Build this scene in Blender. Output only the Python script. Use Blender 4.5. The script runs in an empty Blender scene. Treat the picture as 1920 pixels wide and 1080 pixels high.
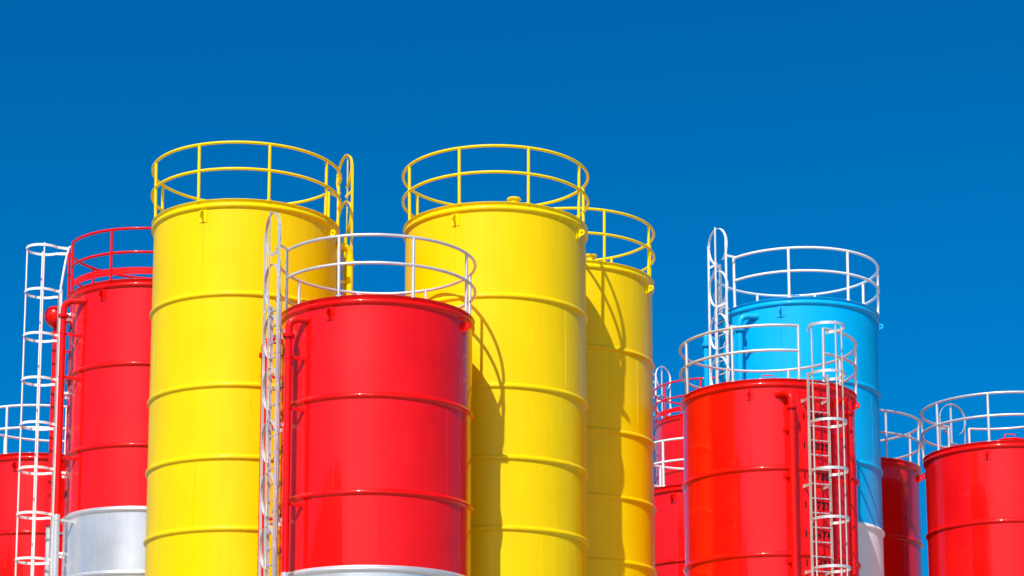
import bpy, bmesh, math, random
from math import sin, cos, pi, radians as R
from mathutils import Vector, Matrix
random.seed(7)
scene = bpy.context.scene
col = scene.collection

# ------------------------------------------------------------------ camera
CAMH = 1.6
cam_d = bpy.data.cameras.new('camera'); cam = bpy.data.objects.new('camera', cam_d); col.objects.link(cam)
cam.location = (0, 0, CAMH)
cam.rotation_euler = (R(90 + 9.4908), 0, 0)
cam_d.sensor_width = 36
cam_d.lens = 4211.13 / 1920 * 36
cam_d.shift_x = (960 - 943.2) / 1920
cam_d.shift_y = (1080.93 - 540) / 1920
cam_d.clip_start = .1; cam_d.clip_end = 5000
scene.camera = cam
scene.render.resolution_x = 1024; scene.render.resolution_y = 576

# ------------------------------------------------------------------ sun and sky
SUN_AZ, SUN_EL = 19.0, 44.5            # degrees left of straight behind the camera / above the horizon
to_sun = Vector((-sin(R(SUN_AZ)) * cos(R(SUN_EL)), -cos(R(SUN_AZ)) * cos(R(SUN_EL)), sin(R(SUN_EL))))
sun_d = bpy.data.lights.new('sun', 'SUN'); sun = bpy.data.objects.new('sun', sun_d); col.objects.link(sun)
sun.rotation_euler = to_sun.to_track_quat('Z', 'Y').to_euler()
sun.location = (-20, -40, 60)
sun_d.energy = 4.6; sun_d.angle = R(.53); sun_d.color = (1, .96, .88)
world = bpy.data.worlds.new('World'); scene.world = world; world.use_nodes = True
nt = world.node_tree; nt.nodes.clear()
out = nt.nodes.new('ShaderNodeOutputWorld'); bg = nt.nodes.new('ShaderNodeBackground')
sky = nt.nodes.new('ShaderNodeTexSky'); sky.sky_type = 'NISHITA'; sky.sun_disc = False
sky.sun_elevation = R(SUN_EL); sky.sun_rotation = R(180 + SUN_AZ)
sky.air_density = .8; sky.dust_density = 2.6; sky.ozone_density = 4.0; sky.altitude = 300
hs = nt.nodes.new('ShaderNodeHueSaturation'); hs.inputs['Saturation'].default_value = 1.62
gm = nt.nodes.new('ShaderNodeGamma'); gm.inputs['Gamma'].default_value = 1.0
nt.links.new(sky.outputs[0], gm.inputs[0]); nt.links.new(gm.outputs[0], hs.inputs['Color'])
nt.links.new(hs.outputs[0], bg.inputs[0]); nt.links.new(bg.outputs[0], out.inputs[0])
bg.inputs[1].default_value = .135
scene.view_settings.view_transform = 'Standard'
scene.view_settings.look = 'None'
scene.view_settings.exposure = -0.01
scene.view_settings.gamma = 1.0

# ------------------------------------------------------------------ materials
def new_mat(name):
    m = bpy.data.materials.new(name); m.use_nodes = True
    n = m.node_tree.nodes; return m, n, m.node_tree.links, n['Principled BSDF']

def paint(name, rgb, rough=.3, var=.06, bump=.11, streak=.05, spec=.2, metallic=0.0, coat=0.0, chips=0):
    """sprayed sheet steel: faint blotches, vertical wash streaks, slightly uneven surface"""
    m, n, l, b = new_mat(name)
    tc = n.new('ShaderNodeTexCoord')
    ns = n.new('ShaderNodeTexNoise'); ns.inputs['Scale'].default_value = 1.3; ns.inputs['Detail'].default_value = 5
    l.new(tc.outputs['Object'], ns.inputs['Vector'])
    mp = n.new('ShaderNodeMapping'); mp.inputs['Scale'].default_value = (7, 7, .35); l.new(tc.outputs['Object'], mp.inputs['Vector'])
    st = n.new('ShaderNodeTexNoise'); st.inputs['Scale'].default_value = 1.6; st.inputs['Detail'].default_value = 6
    l.new(mp.outputs[0], st.inputs['Vector'])
    r1 = n.new('ShaderNodeMapRange'); r1.inputs['From Min'].default_value = .3; r1.inputs['From Max'].default_value = .7
    r1.inputs['To Min'].default_value = 1 - var; r1.inputs['To Max'].default_value = 1 + var
    l.new(ns.outputs[0], r1.inputs['Value'])
    r2 = n.new('ShaderNodeMapRange'); r2.inputs['From Min'].default_value = .35; r2.inputs['From Max'].default_value = .75
    r2.inputs['To Min'].default_value = 1 + streak * .4; r2.inputs['To Max'].default_value = 1 - streak
    l.new(st.outputs[0], r2.inputs['Value'])
    mu = n.new('ShaderNodeMath'); mu.operation = 'MULTIPLY'; l.new(r1.outputs[0], mu.inputs[0]); l.new(r2.outputs[0], mu.inputs[1])
    mx = n.new('ShaderNodeVectorMath'); mx.operation = 'SCALE'; mx.inputs[0].default_value = rgb
    l.new(mu.outputs[0], mx.inputs['Scale'])
    if chips:          # small pale chips and sealant specks along the joints
        cn = n.new('ShaderNodeTexNoise'); cn.inputs['Scale'].default_value = 26; cn.inputs['Detail'].default_value = 3
        l.new(tc.outputs['Object'], cn.inputs['Vector'])
        cm = n.new('ShaderNodeMapRange'); cm.inputs['From Min'].default_value = chips; cm.inputs['From Max'].default_value = chips + .04
        l.new(cn.outputs[0], cm.inputs['Value'])
        xm = n.new('ShaderNodeMix'); xm.data_type = 'RGBA'; l.new(cm.outputs[0], xm.inputs['Factor'])
        l.new(mx.outputs[0], xm.inputs['A']); xm.inputs['B'].default_value = (.62, .50, .42, 1)
        l.new(xm.outputs['Result'], b.inputs['Base Color'])
    else: l.new(mx.outputs[0], b.inputs['Base Color'])
    rr = n.new('ShaderNodeMapRange'); rr.inputs['From Min'].default_value = .3; rr.inputs['From Max'].default_value = .7
    rr.inputs['To Min'].default_value = rough * .8; rr.inputs['To Max'].default_value = rough * 1.25
    l.new(ns.outputs[0], rr.inputs['Value']); l.new(rr.outputs[0], b.inputs['Roughness'])
    b.inputs['Specular IOR Level'].default_value = spec
    b.inputs['Metallic'].default_value = metallic
    b.inputs['Coat Weight'].default_value = coat; b.inputs['Coat Roughness'].default_value = .07; b.inputs['Coat IOR'].default_value = 1.42
    if bump:
        wv = n.new('ShaderNodeTexNoise'); wv.inputs['Scale'].default_value = .8; wv.inputs['Detail'].default_value = 1
        l.new(tc.outputs['Object'], wv.inputs['Vector'])
        bp = n.new('ShaderNodeBump'); bp.inputs['Strength'].default_value = bump; bp.inputs['Distance'].default_value = .06
        l.new(wv.outputs[0], bp.inputs['Height']); l.new(bp.outputs[0], b.inputs['Normal'])
    return m

M = {
    'red': paint('red_paint', (.80, .004, .002), .30, coat=.7, spec=.14),
    'red_plain': paint('red_pipe_paint', (.80, .004, .002), .30, bump=0, coat=.5, spec=.1),
    'yellow': paint('yellow_paint', (.875, .60, .0), .36, var=.025, coat=.1, spec=.13),
    'yellow_plain': paint('yellow_rail_paint', (.88, .66, .0), .36, var=.025, bump=0, coat=.12, spec=.15),
    'blue': paint('blue_paint', (.0, .41, .80), .4, var=.03, coat=.12, spec=.13),
    'blue_plain': paint('blue_pipe_paint', (.0, .41, .80), .4, var=.03, bump=0, coat=.12, spec=.13),
    'silver': paint('silver_paint', (.74, .755, .755), .30, var=.05, metallic=.6, coat=.2),
    'silver_plain': paint('silver_pipe_paint', (.62, .66, .70), .35, var=.05, bump=0, metallic=.35),
    'white': paint('white_paint', (.80, .79, .74), .4, var=.03),
    'white_plain': paint('white_rail_paint', (.82, .81, .775), .4, var=.03, bump=0),
    'tan_galv': paint('tan_galvanised_steel', (.58, .50, .43), .5, var=.2, bump=0, metallic=.3),  # tan steel tone used for one ladder's stringers and cage bars
    'galv': paint('galvanised_steel', (.68, .68, .665), .42, var=.12, bump=0, metallic=.45),
    'red_ring': paint('red_ring_paint', (.80, .004, .002), .28, bump=0, coat=.5, spec=.1, chips=.73),
    'yellow_ring': paint('yellow_ring_paint', (.875, .60, .0), .33, var=.025, bump=0, coat=.12, spec=.15, chips=.76),
    'blue_ring': paint('blue_ring_paint', (.0, .41, .80), .36, var=.03, bump=0, coat=.12, spec=.13, chips=.76),
    'black': paint('black_stencil_paint', (.012, .010, .010), .6, var=.3, bump=0),
}
m, n, l, b = new_mat('yard_concrete')
tc = n.new('ShaderNodeTexCoord'); ns = n.new('ShaderNodeTexNoise'); ns.inputs['Scale'].default_value = .12; ns.inputs['Detail'].default_value = 9
l.new(tc.outputs['Object'], ns.inputs['Vector'])
cr = n.new('ShaderNodeValToRGB'); cr.color_ramp.elements[0].color = (.27, .25, .215, 1); cr.color_ramp.elements[1].color = (.44, .41, .36, 1)
l.new(ns.outputs[0], cr.inputs[0]); l.new(cr.outputs[0], b.inputs['Base Color']); b.inputs['Roughness'].default_value = .9
M['yard'] = m

# ------------------------------------------------------------------ mesh helpers
class MB:
    def __init__(s): s.v = []; s.f = []; s.sm = []
    def add(s, vs, fs, smooth=True):
        o = len(s.v); s.v += [Vector(v) for v in vs]
        s.f += [tuple(i + o for i in f) for f in fs]; s.sm += [smooth] * len(fs); return s
    def box(s, c, ax, ay, az):
        """box from a centre and three half-axis vectors"""
        c, ax, ay, az = map(Vector, (c, ax, ay, az))
        vs = [c + i * ax + j * ay + k * az for i in (-1, 1) for j in (-1, 1) for k in (-1, 1)]
        fs = [(0, 1, 3, 2), (4, 6, 7, 5), (0, 4, 5, 1), (2, 3, 7, 6), (0, 2, 6, 4), (1, 5, 7, 3)]
        if ax.cross(ay).dot(az) < 0: fs = [f[::-1] for f in fs]
        return s.add(vs, fs, False)
    def tube(s, pts, r, seg=10, closed=False, caps=True):
        pts = [Vector(p) for p in pts]; n = len(pts)
        tan = []
        for i in range(n):
            a = pts[(i - 1) % n] if (closed or i > 0) else pts[i]
            c = pts[(i + 1) % n] if (closed or i < n - 1) else pts[i]
            tan.append((c - a).normalized())
        up = Vector((0, 0, 1)) if abs(tan[0].z) < .9 else Vector((1, 0, 0))
        nrm = (up - tan[0] * up.dot(tan[0])).normalized(); vs = []
        for i in range(n):
            nrm = (nrm - tan[i] * nrm.dot(tan[i])).normalized(); bn = tan[i].cross(nrm)
            rr = r[i] if isinstance(r, (list, tuple)) else r
            vs += [pts[i] + rr * (cos(2 * pi * k / seg) * nrm + sin(2 * pi * k / seg) * bn) for k in range(seg)]
        fs = []
        for i in range(n if closed else n - 1):
            j = (i + 1) % n
            for k in range(seg):
                q = (k + 1) % seg; fs.append((i * seg + k, i * seg + q, j * seg + q, j * seg + k))
        s.add(vs, fs, True)
        if caps and not closed:
            s.add(vs[:seg], [tuple(range(seg))[::-1]], False); s.add(vs[-seg:], [tuple(range(seg))], False)
        return s
    def strip(s, pts, wdirs, w, t):
        """flat bar along pts; wdirs gives the direction of its width at each point"""
        pts = [Vector(p) for p in pts]; n = len(pts); vs = []
        for i in range(n):
            tg = (pts[min(i + 1, n - 1)] - pts[max(i - 1, 0)]).normalized()
            wd = Vector(wdirs[i]); wd = (wd - tg * wd.dot(tg)).normalized(); nd = tg.cross(wd)
            vs += [pts[i] + a * wd * w / 2 + b_ * nd * t / 2 for a, b_ in ((-1, -1), (1, -1), (1, 1), (-1, 1))]
        fs = [(0, 3, 2, 1), tuple(4 * (n - 1) + k for k in range(4))]
        for i in range(n - 1):
            for k in range(4):
                q = (k + 1) % 4; fs.append((4 * i + k, 4 * i + q, 4 * i + 4 + q, 4 * i + 4 + k))
        return s.add(vs, fs, False)
    def lathe(s, prof, seg=128, smooth=True, flat_ends=False):
        """profile of (r, z) turned about the z axis; sharp profile corners are given by repeating the point"""
        n = len(prof); vs = [(r * sin(2 * pi * k / seg), -r * cos(2 * pi * k / seg), z) for r, z in prof for k in range(seg)]
        fs = []
        for i in range(n - 1):
            if prof[i] == prof[i + 1]: continue
            for k in range(seg):
                q = (k + 1) % seg; fs.append((i * seg + k, (i + 1) * seg + k, (i + 1) * seg + q, i * seg + q))
        return s.add(vs, fs, smooth)
    def build(s, name, mat, parent=None, xf=None):
        me = bpy.data.meshes.new(name)
        vs = [xf(v) for v in s.v] if xf else s.v
        me.from_pydata(vs, [], s.f); me.materials.append(M[mat]); me.polygons.foreach_set('use_smooth', s.sm)
        bm = bmesh.new(); bm.from_mesh(me); bmesh.ops.recalc_face_normals(bm, faces=bm.faces); bm.to_mesh(me); bm.free()
        o = bpy.data.objects.new(name, me); col.objects.link(o)
        if parent: o.parent = parent
        return o

def copy_child(o, parent, loc=None, rotz=None):
    c = o.copy(); col.objects.link(c); c.parent = parent
    if loc is not None: c.location = loc
    if rotz is not None: c.rotation_euler = (0, 0, rotz)
    return c

def P(phi, r, z):          # phi in degrees from the side that faces the camera, to the right positive
    a = R(phi); return Vector((r * sin(a), -r * cos(a), z))
def frame(phi):            # outward, tangent (towards larger phi)
    a = R(phi); return Vector((sin(a), -cos(a), 0)), Vector((cos(a), sin(a), 0))

def arc(r, z, a0, a1, step=4):
    n = max(2, int(abs(a1 - a0) / step) + 1)
    return [P(a0 + (a1 - a0) * i / (n - 1), r, z) for i in range(n)]

# ------------------------------------------------------------------ setting
g = MB(); N = 24; S_ = 1500
g.add([(-S_, -S_, 0), (S_, -S_, 0), (S_, S_, 0), (-S_, S_, 0)], [(0, 1, 2, 3)], False)
o = g.build('ground', 'yard'); o['kind'] = 'structure'

# added dark mass, unseen behind left of the viewpoint; shapes reflections in the paint
m, n, l, b = new_mat('reflection_blocker_dark')
tc = n.new('ShaderNodeTexCoord'); ns = n.new('ShaderNodeTexNoise'); ns.inputs['Scale'].default_value = .25; ns.inputs['Detail'].default_value = 8
l.new(tc.outputs['Object'], ns.inputs['Vector'])
cr = n.new('ShaderNodeValToRGB'); cr.color_ramp.elements[0].color = (.03, .04, .02, 1); cr.color_ramp.elements[1].color = (.10, .10, .06, 1)
l.new(ns.outputs[0], cr.inputs[0]); l.new(cr.outputs[0], b.inputs['Base Color']); b.inputs['Roughness'].default_value = .95
M['reflection_blocker'] = m
hl = MB(); rnd = random.Random(3); vs = []; na = 36
for i in range(na + 1):
    f = i / na; bx, by = -24.5 - 55 * f, 7 + 28 * f; h = 18.5 * min(1, (i + 14) / 15) + rnd.uniform(-1.2, 1.2)
    for d, z in ((-2, -.5), (0, h * .8), (2, h), (12, h * 1.05), (20, -.5)):
        vs.append((bx - d * .5, by - d * .87, z))
fs = [(i * 5 + k, i * 5 + k + 1, i * 5 + k + 6, i * 5 + k + 5) for i in range(na) for k in range(4)] + [(0, 1, 2, 3, 4), tuple(na * 5 + k for k in range(5))[::-1]]
hl.add(vs, fs, False); o = hl.build('reflection_blocker', 'reflection_blocker'); o['kind'] = 'structure'

# ------------------------------------------------------------------ silos
RINGS = [-1.81, -3.53, -4.88, -6.2, -7.55, -8.9, -10.25, -11.6, -12.95, -14.3, -15.65, -17.0]
RAD, RR_ = 1.75, 1.803
GROUP = 'painted steel silos standing in a cluster'

class Silo:
    def __init__(s, name, label, x, y, H, sc, colour, rail, lower=None, posts=None, ladder=None, style=None,
                 ladder_mat=None, lugs=(-22, 68), pipes=(), toe=False, hatch=None, rungs_to=-7.5, seams=True, marks=None, drum=False, gap=None, rings=None):
        s.sc = sc; s.top = H * sc + CAMH; s.base = -s.top / sc
        r = s.root = bpy.data.objects.new(name, None); col.objects.link(r)
        r.location = (x * sc, y * sc, 0); r.empty_display_size = 1
        r['label'] = label; r['category'] = 'silo'; r['group'] = GROUP
        s.xf = lambda v: Vector((v.x * sc, v.y * sc, s.top + v.z * sc))
        s.col = colour; s.plain = colour + '_plain'; s.lower = lower
        rg = [z for z in RINGS if z > s.base + .3]
        if rings: rg[:len(rings)] = rings
        zc = rg[2] if lower else s.base
        # shell
        def shell(name, mat, z0, z1, par):
            mb = MB().lathe([(RAD, z0), (RAD, z1)], 160)
            # weld seams: thin upright beads, staggered from course to course
            cuts = [z0] + [z for z in rg if z1 < z < z0] + [z1]
            rnd = random.Random(int(x * 100) + int(abs(z0) * 7))
            for i in range(len(cuts) - 1):
                off = s.seam + (0, 74, 31, 118, 55, 12, 88)[i % 7]
                for q in range(3):
                    ph = off + q * 120; zz0, zz1 = cuts[i] - .05, cuts[i + 1] + .05
                    if zz0 - zz1 < .2: continue
                    k = 18; oo, tt = frame(ph)
                    pts = [oo * (RAD + .0005) + tt * rnd.uniform(-.002, .002) + Vector((0, 0, zz0 + (zz1 - zz0) * j / k)) for j in range(k + 1)]
                    mb.tube(pts, [.0055 * rnd.uniform(.6, 1.25) for _ in pts], 6)
            return mb.build(name, mat, par, s.xf)
        s.seam = lugs[0]
        body = s.body = shell('shell', colour, -.1, zc, r)
        low = shell('lower_shell', lower, zc, s.base, r) if lower else None
        # rolled stiffening rings
        for i, z in enumerate(rg):
            rnd = random.Random(i * 31 + int(x * 57))
            prof = [(RAD - .004, z + .068), (RAD + .010, z + .056)]
            prof += [(RAD - .006 + .049 * cos(a), z + .049 * sin(a)) for a in [R(72 - 14.4 * k) for k in range(11)]]
            prof += [(RAD + .010, z - .056), (RAD - .004, z - .068)]
            mb = MB().lathe(prof, 128)
            low_here = lower and z <= zc + .01
            mb.build('reinforcing_ring', (lower if low_here else colour + '_ring'), low if low_here else body, s.xf)
        # rim: roof flange over a rolled ring
        prof = [(RAD - .3, -.004), (1.792, -.003), (1.80, -.005), (1.80, -.012), (1.80, -.012), (RAD + .012, -.056), (RAD + .012, -.056), (RAD + .012, -.062)]
        prof += [(RAD - .002 + .052 * cos(a), -.115 + .055 * sin(a)) for a in [R(80 - 16 * k) for k in range(11)]]
        prof += [(RAD + .006, -.176), (RAD - .002, -.185)]
        MB().lathe(prof, 160).build('rim', s.plain, r, s.xf)
        roof = MB().lathe([(1.79, -.003), (1.2, .03), (.6, .06), (.001, .085)], 96).build('roof', s.plain, r, s.xf)
        if hatch:
            ph, rr, kind, hh = hatch; c = P(ph, rr, .02)
            mb = MB()
            if kind == 'cap':
                for r0, z0, r1, z1 in ((.09, -.02, .09, .13),):
                    mb.tube([c + Vector((0, 0, z0)), c + Vector((0, 0, z1))], r0, 20)
                mb.tube([c + Vector((0, 0, q + .06)) for q in (.065, .075, .10, .115, .125)], [.125, .14, .125, .08, .02], 24)
                mb.build('vent_cap', s.plain, roof, s.xf)
            else:
                mb.tube([c + Vector((0, 0, q)) for q in (-.02, hh - .035, hh - .035, hh - .01, hh)], [.32, .32, .35, .35, .33], 40)
                mb.tube([c + Vector((-.12, 0, hh - .01)), c + Vector((-.12, 0, hh + .13)), c + Vector((-.10, 0, hh + .15)), c + Vector((.10, 0, hh + .15)), c + Vector((.12, 0, hh + .13)), c + Vector((.12, 0, hh - .01))], .011, 8)
                mb.build('roof_hatch', s.plain, roof, s.xf)
        # lifting lugs
        for ph in [lugs[0], lugs[1], lugs[0] + 180, lugs[1] + 180]: s.lug(ph)
        # guardrail
        rm = rail; a0, a1 = (gap[1], gap[0] + 360) if gap else (0, 360)
        mb = MB()
        for z in (1.08, .568):
            if gap: mb.tube(arc(RR_, z, a0, a1, 3), .029, 10)
            else: mb.tube(arc(RR_, z, 0, 357, 3), .029, 10, closed=True)
        gr = s.guard = mb.build('guardrail', rm, r, s.xf)
        for ph in posts:
            mb = MB().tube([P(ph, RR_ - .012, -.02), P(ph, RR_ - .004, .5), P(ph, RR_, 1.085)], .029, 10)
            oo, tt = frame(ph); mb.box(P(ph, RR_ - .05, .0), oo * .05, tt * .05, (0, 0, .008))
            mb.build('post', rm, gr, s.xf)
        if toe:
            pts = arc(RR_ - .02, .17, a0, a1, 3)
            MB().strip(pts, [(0, 0, 1)] * len(pts), .15, .006).build('toe_board', rm, gr, s.xf)
        # pipes
        for k, (ph, pr, pe) in enumerate(pipes): s.pipe(ph, pr, pe, drum=(drum and k == 1), zc=zc if lower else None)
        if ladder is not None:
            (s.ladder_hoops if style == 'hoops' else s.ladder_loops)(ladder, ladder_mat or rm, rungs_to)
        if marks is not None:
            for t, z in marks[1]: s.mark(t, marks[0], z)

    def lug(s, ph):
        oo, tt = frame(ph); up = Vector((0, 0, 1)); c = P(ph, RAD, -.30); mb = MB()
        mb.box(c + oo * .006, oo * .008, tt * .08, up * .115)
        # plate with an eye
        n = 14; ec = c + oo * .085 + up * .02; ro, ri = .06, .022
        outer = [(0, .10), (.06, .085)] + [(.085 + ro * cos(a), .02 + ro * sin(a)) for a in [R(90 - 180 * k / 8) for k in range(9)]] + [(0, -.085)]
        inner = [(.085 + ri * cos(2 * pi * k / n), .02 + ri * sin(2 * pi * k / n)) for k in range(n)]
        bm = bmesh.new()
        def loop(pts): 
            vs = [bm.verts.new((p[0], 0, p[1])) for p in pts]
            return [bm.edges.new((vs[i], vs[(i + 1) % len(vs)])) for i in range(len(vs))]
        ed = loop(outer) + loop(inner)
        bmesh.ops.triangle_fill(bm, edges=ed, use_beauty=True)
        ret = bmesh.ops.extrude_face_region(bm, geom=bm.faces[:])
        for v in [q for q in ret['geom'] if isinstance(q, bmesh.types.BMVert)]: v.co.y += .028
        bm.verts.index_update()
        vs = [c + oo * v.co.x + tt * (v.co.y - .014) + up * v.co.z for v in bm.verts]
        mb.add(vs, [tuple(v.index for v in f.verts) for f in bm.faces], False); bm.free()
        mb.build('lifting_lug', s.plain, s.root, s.xf)

    def pipe(s, ph, pr, pe, drum=False, zc=None):
        a = P(ph, pr, 0); e = P(pe, RAD - .02, -.33); zt = -.33
        d = Vector((e.x - a.x, e.y - a.y, 0)); L = d.length; d.normalize(); br = min(.17, L * .7)
        cen = a + d * br + Vector((0, 0, zt - br))
        pts = [Vector((a.x, a.y, zt - br - .12))] + [cen - d * br * cos(q) + Vector((0, 0, br * sin(q))) for q in [R(90 * k / 9) for k in range(10)]] + [e]
        z_end = s.base + 1.2 if zc is None else zc - .01
        main = MB().tube([Vector((a.x, a.y, zt - br - .16)), Vector((a.x, a.y, z_end))], .064, 20)
        p = main.build('filling_pipe', s.plain, s.root, s.xf)
        el = MB().tube(pts, .067, 20)
        if drum:
            c0 = Vector((a.x, a.y, zt + .05)); oo, tt = frame(ph); el = MB()
            el.tube([c0 - tt * .29, c0 - tt * .28, c0 - tt * .22, c0 - tt * .1, c0 + tt * .1, c0 + tt * .22, c0 + tt * .28, c0 + tt * .29], [.02, .12, .20, .235, .235, .20, .12, .02], 28)
            el.tube([c0 + Vector((0, 0, -.45)), c0], .06, 16); el.tube([c0, P(ph + 4, RAD - .02, zt - .08)], .06, 16)
            el.build('inlet_drum', s.plain, p, s.xf)
        else: el.build('elbow', s.plain, p, s.xf)
        fl = MB(); zf = zt - br - .14
        for dz in (.014, -.016): fl.tube([Vector((a.x, a.y, zf + dz - .012)), Vector((a.x, a.y, zf + dz + .012))], .108, 24)
        for k in range(6):
            q = R(60 * k + 20); fl.tube([Vector((a.x + .088 * cos(q), a.y + .088 * sin(q), zf - .05)), Vector((a.x + .088 * cos(q), a.y + .088 * sin(q), zf + .05))], .011, 6)
        fl.build('flange', s.plain, p, s.xf)
        if zc is not None:
            lo = MB().tube([Vector((a.x, a.y, zc - .01)), Vector((a.x, a.y, s.base + 1.2))], .0645, 20)
            lo.build('lower_pipe', s.lower + '_plain', p, s.xf)
        oo, tt = frame(ph)
        for z in [-1.02, -1.95, -3.66, -5.0, -6.35]:
            w = P(ph + (3 if pe > ph else -3), RAD - .005, z - .03); c = Vector((a.x, a.y, z)); mb = MB()
            mb.tube([c + Vector((0, 0, -.022)), c + Vector((0, 0, .022))], .07, 20)
            if z < -1.5 or True:
                dd = (w - c); mb.strip([c + dd * .2, w], [(0, 0, 1)] * 2, .045, .012)
                mb.strip([c + dd * .2 + tt * .05, w + tt * .05], [(0, 0, 1)] * 2, .045, .012)
                mb.box(w + tt * .025, oo * .008, tt * .075, (0, 0, .06))
            silver = zc is not None and z < zc
            mb.build('bracket', (s.lower + '_plain') if silver else s.plain, p, s.xf)

    def ladder_base(s, ph, mat, ztop, flare):
        oo, tt = frame(ph); c = oo * 1.97; up = Vector((0, 0, 1)); mb = MB()
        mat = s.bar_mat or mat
        for sg in (-1, 1):
            q = c + tt * s.half_w * sg
            mb.strip([q + up * ztop, q + up * (s.base + .02)], [oo] * 2, .06, .012)
            mb.strip([q + up * ztop + tt * sg * -.0 + oo * .026, q + up * (s.base + .02) + oo * .026], [tt] * 2, .04, .008)
            if flare:
                mb.tube([q + up * (ztop - .05), q + up * (ztop + .05), c + tt * .2 * sg - oo * .1 + up * .85, c + tt * .19 * sg - oo * .14 + up * 1.0, c + tt * .17 * sg - oo * .17 + up * 1.06], .022, 10)
            z = -.45
            while z > s.base + .5:
                w = q - oo * (1.97 - RAD); mb.strip([q + up * z, w + up * z], [up] * 2, .05, .010)
                mb.box(w + up * z, oo * .006, tt * .03, up * .035)
                z -= 1.72
        return oo, tt, c, up, mb.build('ladder', mat, s.root, s.xf)

    def rungs(s, lad, c, tt, z, zend, mat):
        pr = None
        while z > zend:
            if pr is None:
                pr = MB().tube([c - tt * (s.half_w - .005) + Vector((0, 0, z)), c + tt * (s.half_w - .005) + Vector((0, 0, z))], .013, 8).build('rung', mat, lad, s.xf); z0 = z
            else: copy_child(pr, lad, (0, 0, (z - z0) * s.sc))
            z -= .29

    def ladder_hoops(s, ph, mat, zend):
        """cage of level hoops round the climber"""
        oo, tt, c, up, lad = s.ladder_base(ph, mat, .08, s.flare)
        hr = .36; z0 = s.hoop_top
        pts, wd = [], []
        for k in range(29):
            al = R(-140 + 280 * k / 28); pts.append(c + tt * hr * sin(al) + oo * (hr + .02 + hr * cos(al)) + up * z0); wd.append(up)
        pts = [c - tt * .21 + up * z0] + pts + [c + tt * .21 + up * z0]; wd = [up] * len(pts)
        z = z0; h0 = None; pitch = .965
        while z > zend:
            if h0 is None:
                h0 = MB().strip(pts, wd, .054, .008)
                for al in (-90, 0, 90):
                    a = R(al); n_ = tt * sin(a) + oo * cos(a); q = c + tt * hr * sin(a) + oo * (hr + .02 + hr * cos(a)) + up * z0
                    h0.tube([q - n_ * .012, q + n_ * .014], .011, 6)
                h0 = h0.build('cage_hoop', mat, lad, s.xf)
                if s.flare:
                    hl = MB()
                    for sg in (-1, 1): hl.strip([c + tt * sg * .21 + up * z0 + oo * .02, c + tt * sg * .19 - oo * .10 + up * z0, c + tt * sg * .19 - oo * .15 + up * z0], [up] * 3, .062, .010)
                    hl.build('cage_link', mat, lad, s.xf)
            else: copy_child(h0, lad, (0, 0, (z - z0) * s.sc))
            z -= pitch
        for al in (-90, 0, 90):
            a = R(al); n_ = tt * sin(a) + oo * cos(a); q = c + tt * (hr - .009) * sin(a) + oo * (hr + .02 + (hr - .009) * cos(a))
            
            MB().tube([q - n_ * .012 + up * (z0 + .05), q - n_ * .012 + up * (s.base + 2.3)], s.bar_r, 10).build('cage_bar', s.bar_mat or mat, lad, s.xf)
        s.rungs(lad, c, tt, -.12, zend, mat)

    def ladder_loops(s, ph, mat, zend):
        """steep loops that lean only slightly outwards, one above the other, carried by three upright bars"""
        oo, tt, c, up, lad = s.ladder_base(ph, mat, .1, False)
        a_, b_, d_ = .35, .39, .025
        z0 = s.loop_top - b_
        def lp(al): return c + tt * a_ * sin(al) + oo * (.05 + d_ * (1 + cos(al))) + up * (z0 + b_ * cos(al))
        pts = [lp(R(-152 + 304 * k / 36)) for k in range(37)]
        wd = [oo * 1.0 + up * -.25] * len(pts)
        z = 0; h0 = None
        while z0 + z > zend:
            if h0 is None:
                h0 = MB().strip(pts, wd, .054, .008)
                for al in (-80, 0, 80):
                    q = lp(R(al)); h0.tube([q - oo * .03, q + oo * .03], .012, 6)
                h0 = h0.build('cage_hoop', mat, lad, s.xf)
            else: copy_child(h0, lad, (0, 0, z * s.sc))
            z -= .96
        for al in (-80, 0, 80):
            q = lp(R(al)); q = q + oo * (.038 if al == 0 else .012)
            MB().strip([q + up * .03, Vector((q.x, q.y, s.base + 2.3))], [tt if al == 0 else oo] * 2, .05, .008).build('cage_bar', mat, lad, s.xf)
        q = lp(R(80)); MB().strip([Vector((q.x, q.y, 1.08)), P(ph + s.loop_link, RR_, 1.08)], [up] * 2, .05, .01).build('cage_link', mat, lad, s.xf)
        for sg, zz in ((s.bar_side, .98), (-s.bar_side, .02)) if s.bar_side else ():
            q0, q1 = lp(0), lp(R(80 * sg)); MB().strip([Vector((q0.x, q0.y, zz)), Vector((q1.x, q1.y, zz))], [up] * 2, .055, .012).build('cage_link', mat, lad, s.xf)
        s.rungs(lad, c, tt, -.02, zend, mat)

    def mark(s, text, ph, z):
        cu = bpy.data.curves.new('t', 'FONT'); cu.body = text; cu.size = .19; cu.align_x = 'CENTER'; cu.align_y = 'CENTER'
        cu.space_character = 1.16; cu.offset = .005
        to = bpy.data.objects.new('t', cu); col.objects.link(to)
        dg = bpy.context.evaluated_depsgraph_get(); me = bpy.data.meshes.new_from_object(to.evaluated_get(dg))
        bpy.data.objects.remove(to); bpy.data.curves.remove(cu)
        me.name = 'level_mark'
        for v in me.vertices:
            v.co = s.xf(P(ph + math.degrees(v.co.x / RAD), RAD + .004, z + v.co.y))
        me.materials.clear(); me.materials.append(M['black'])
        o = bpy.data.objects.new('level_mark', me); col.objects.link(o); o.parent = s.root
    hoop_top = 1.0; half_w = .21; bar_r = .018; bar_mat = None; flare = False; loop_top = 1.83; loop_link = 6; bar_side = -1

def ring_posts(lad, n=8, half=9):      # eight posts, two of them beside the ladder opening
    st = (360 - 2 * half) / n
    return [lad + half + st * i for i in range(n + 1)]

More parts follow.
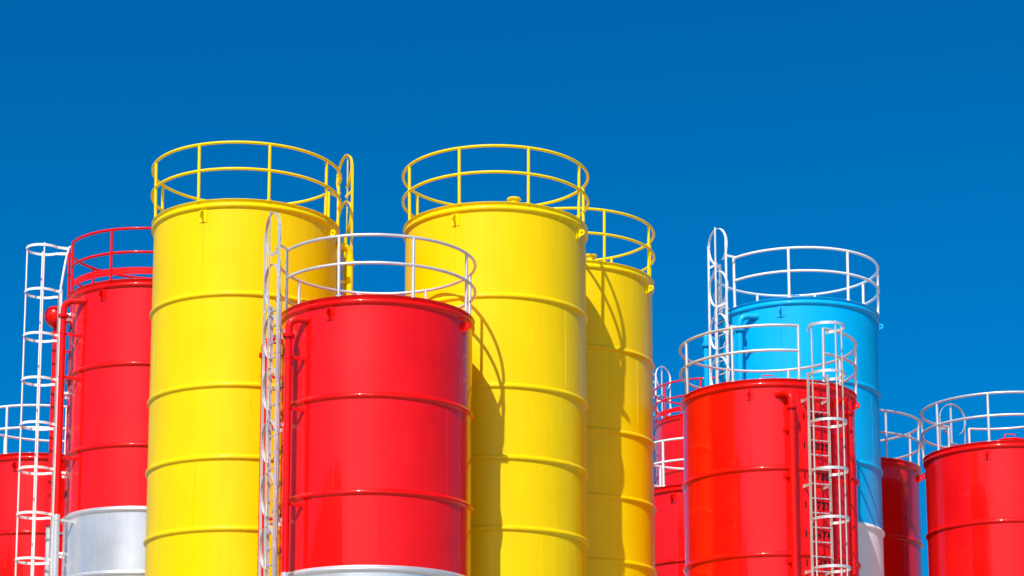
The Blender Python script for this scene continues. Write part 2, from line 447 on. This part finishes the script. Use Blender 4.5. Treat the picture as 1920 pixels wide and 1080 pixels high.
LEVELS = [('16-886', -.75), ('15-833', -1.345), ('14-780', -1.955), ('13-727', -2.54), ('12-674', -3.125), ('11-621', -3.70), ('10-568', -4.36)]

Silo('silo', 'left tall yellow silo with a yellow caged ladder on its right side', -4.946, 41.535, 13.725, 1.0, 'yellow', 'yellow_plain',
     posts=ring_posts(114.5), gap=(105.5, 123.5), ladder=117.5, ladder_mat='yellow_plain', style='loops', lugs=(-20, 70), pipes=((93.5, 2.0, 88), (134, 2.02, 140)), hatch=None)
Silo('silo', 'tall yellow silo in the middle with round vent cap on its roof', -.147, 41.977, 13.82, 1.0, 'yellow', 'yellow_plain',
     posts=[-66.2, -22, 20.3, 62.8, 106, 151, 195, 240], lugs=(-25, 64.5), hatch=(14, 1.46, 'cap', 0))
Silo.bar_side = 1; Silo.loop_top = 1.77; Silo.loop_link = 4
Silo('silo', 'front red silo with galvanised guardrail between the two tall yellow silos', -2.314, 39.843, 11.387, .98, 'red', 'galv', lower='silver',
     posts=ring_posts(-70.5), gap=(-79.5, -61.5), ladder=-63.5, style='loops', lugs=(-24.5, 66.5), pipes=((-47, 2.02, -40.5), (-89, 2.04, -95)), marks=(-71.5, LEVELS))
Silo('silo', 'yellow silo half hidden behind the right side of the middle yellow silo', 1.391, 45.792, 13.898, .99, 'yellow', 'yellow_plain',
     posts=[-64, -21, 22.2, 66.2, 104, 147, 195, 252], lugs=(-23, 67), hatch=(15, 1.55, 'cap', 0))
Silo.flare = False; Silo.bar_r = .016; Silo.hoop_top = .93; Silo.half_w = .225; Silo.bar_mat = 'tan_galv'
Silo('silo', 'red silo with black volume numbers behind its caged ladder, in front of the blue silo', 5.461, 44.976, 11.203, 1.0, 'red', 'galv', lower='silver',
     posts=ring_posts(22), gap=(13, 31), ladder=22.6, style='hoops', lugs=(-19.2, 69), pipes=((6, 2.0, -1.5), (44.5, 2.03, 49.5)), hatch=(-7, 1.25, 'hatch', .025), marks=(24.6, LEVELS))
Silo.bar_r = .018; Silo.bar_mat = None; Silo.hoop_top = 1.0; Silo.half_w = .21; Silo.loop_top = 1.77; Silo.loop_link = 10; Silo.bar_side = -1
Silo('silo', 'bright blue silo with white guardrail and tall white ladder cage', 6.49, 48.041, 13.788, 1.02, 'blue', 'white_plain', lower='white',
     posts=ring_posts(-64), gap=(-73, -55), ladder=-62.5, style='loops', lugs=(-18.5, 76), pipes=((-45, 2.0, -36), (-85, 2.03, -91)), hatch=(-9, 1.25, 'hatch', .02))
Silo.flare = True; Silo.loop_link = 9; Silo.loop_top = 1.72
Silo('silo', 'red silo with red guardrail and white caged ladder, left of the tall yellow silos', -7.555, 46.827, 13.816, 1.0, 'red', 'red_plain', lower='silver',
     posts=ring_posts(-72), gap=(-81, -63), ladder=-75, style='hoops', ladder_mat='white_plain', lugs=(-27, 63), pipes=((-54.5, 2.06, -43), (-95, 2.12, -100)), toe=True, drum=True, marks=(-74, LEVELS))
Silo.flare = False
Silo.bar_side = 0
Silo('silo', 'wide red silo with galvanised guardrail cut off by the right edge', 11.454, 50.33, 11.189, 1.0, 'red', 'galv', lower='silver',
     posts=ring_posts(-159), gap=(-168, -150), ladder=-159, style='loops', lugs=(-23.8, 66), hatch=(-4, 1.15, 'hatch', .10))
Silo('silo', 'dark shaded red silo between the blue silo and the far right red silo', 7.936, 51.295, 11.037, 1.04, 'red', 'galv', lower='silver',
     posts=[24.5, 66, 109.7, 152, 196, 240, 284, 340], lugs=(-22, 68))
Silo('silo', 'low red silo at the left edge behind the white ladder cage', -10.573, 51.0, 11.05, 1.0, 'red', 'white_plain', lower='silver',
     posts=[-19.5, 24, 68, 112, 155, 226, 250, 298], lugs=(-12.5, 77), pipes=((66, 2.0, 58),))
Silo.loop_top = 2.33
Silo('silo', 'small distant red silo with red guardrail and white ladder loops', 6.701, 71.0, 16.87, 1.0, 'red', 'red_plain', lower='silver',
     posts=[-57, -14, 30, 74, 118, 162, 206, 250], lugs=(-22, 68), ladder=-137.5, style='loops', ladder_mat='white_plain', toe=True)
Silo('silo', 'narrow strip of red silo with white guardrail between yellow and numbered red silos', 4.934, 53.0, 10.787, 1.12, 'red', 'white_plain', lower='silver',
     posts=[-40.5, 3, 47, 91, 134, 178, 215, 262], lugs=(-33, 57))
Silo('silo', 'thin sliver of far blue silo peeking out behind the right yellow silo', 3.39, 74.0, 18.07, 1.0, 'blue', 'white_plain', lower='white',
     posts=[-40, 5, 50, 95, 140, 185, 230, 275], lugs=(-22, 68))
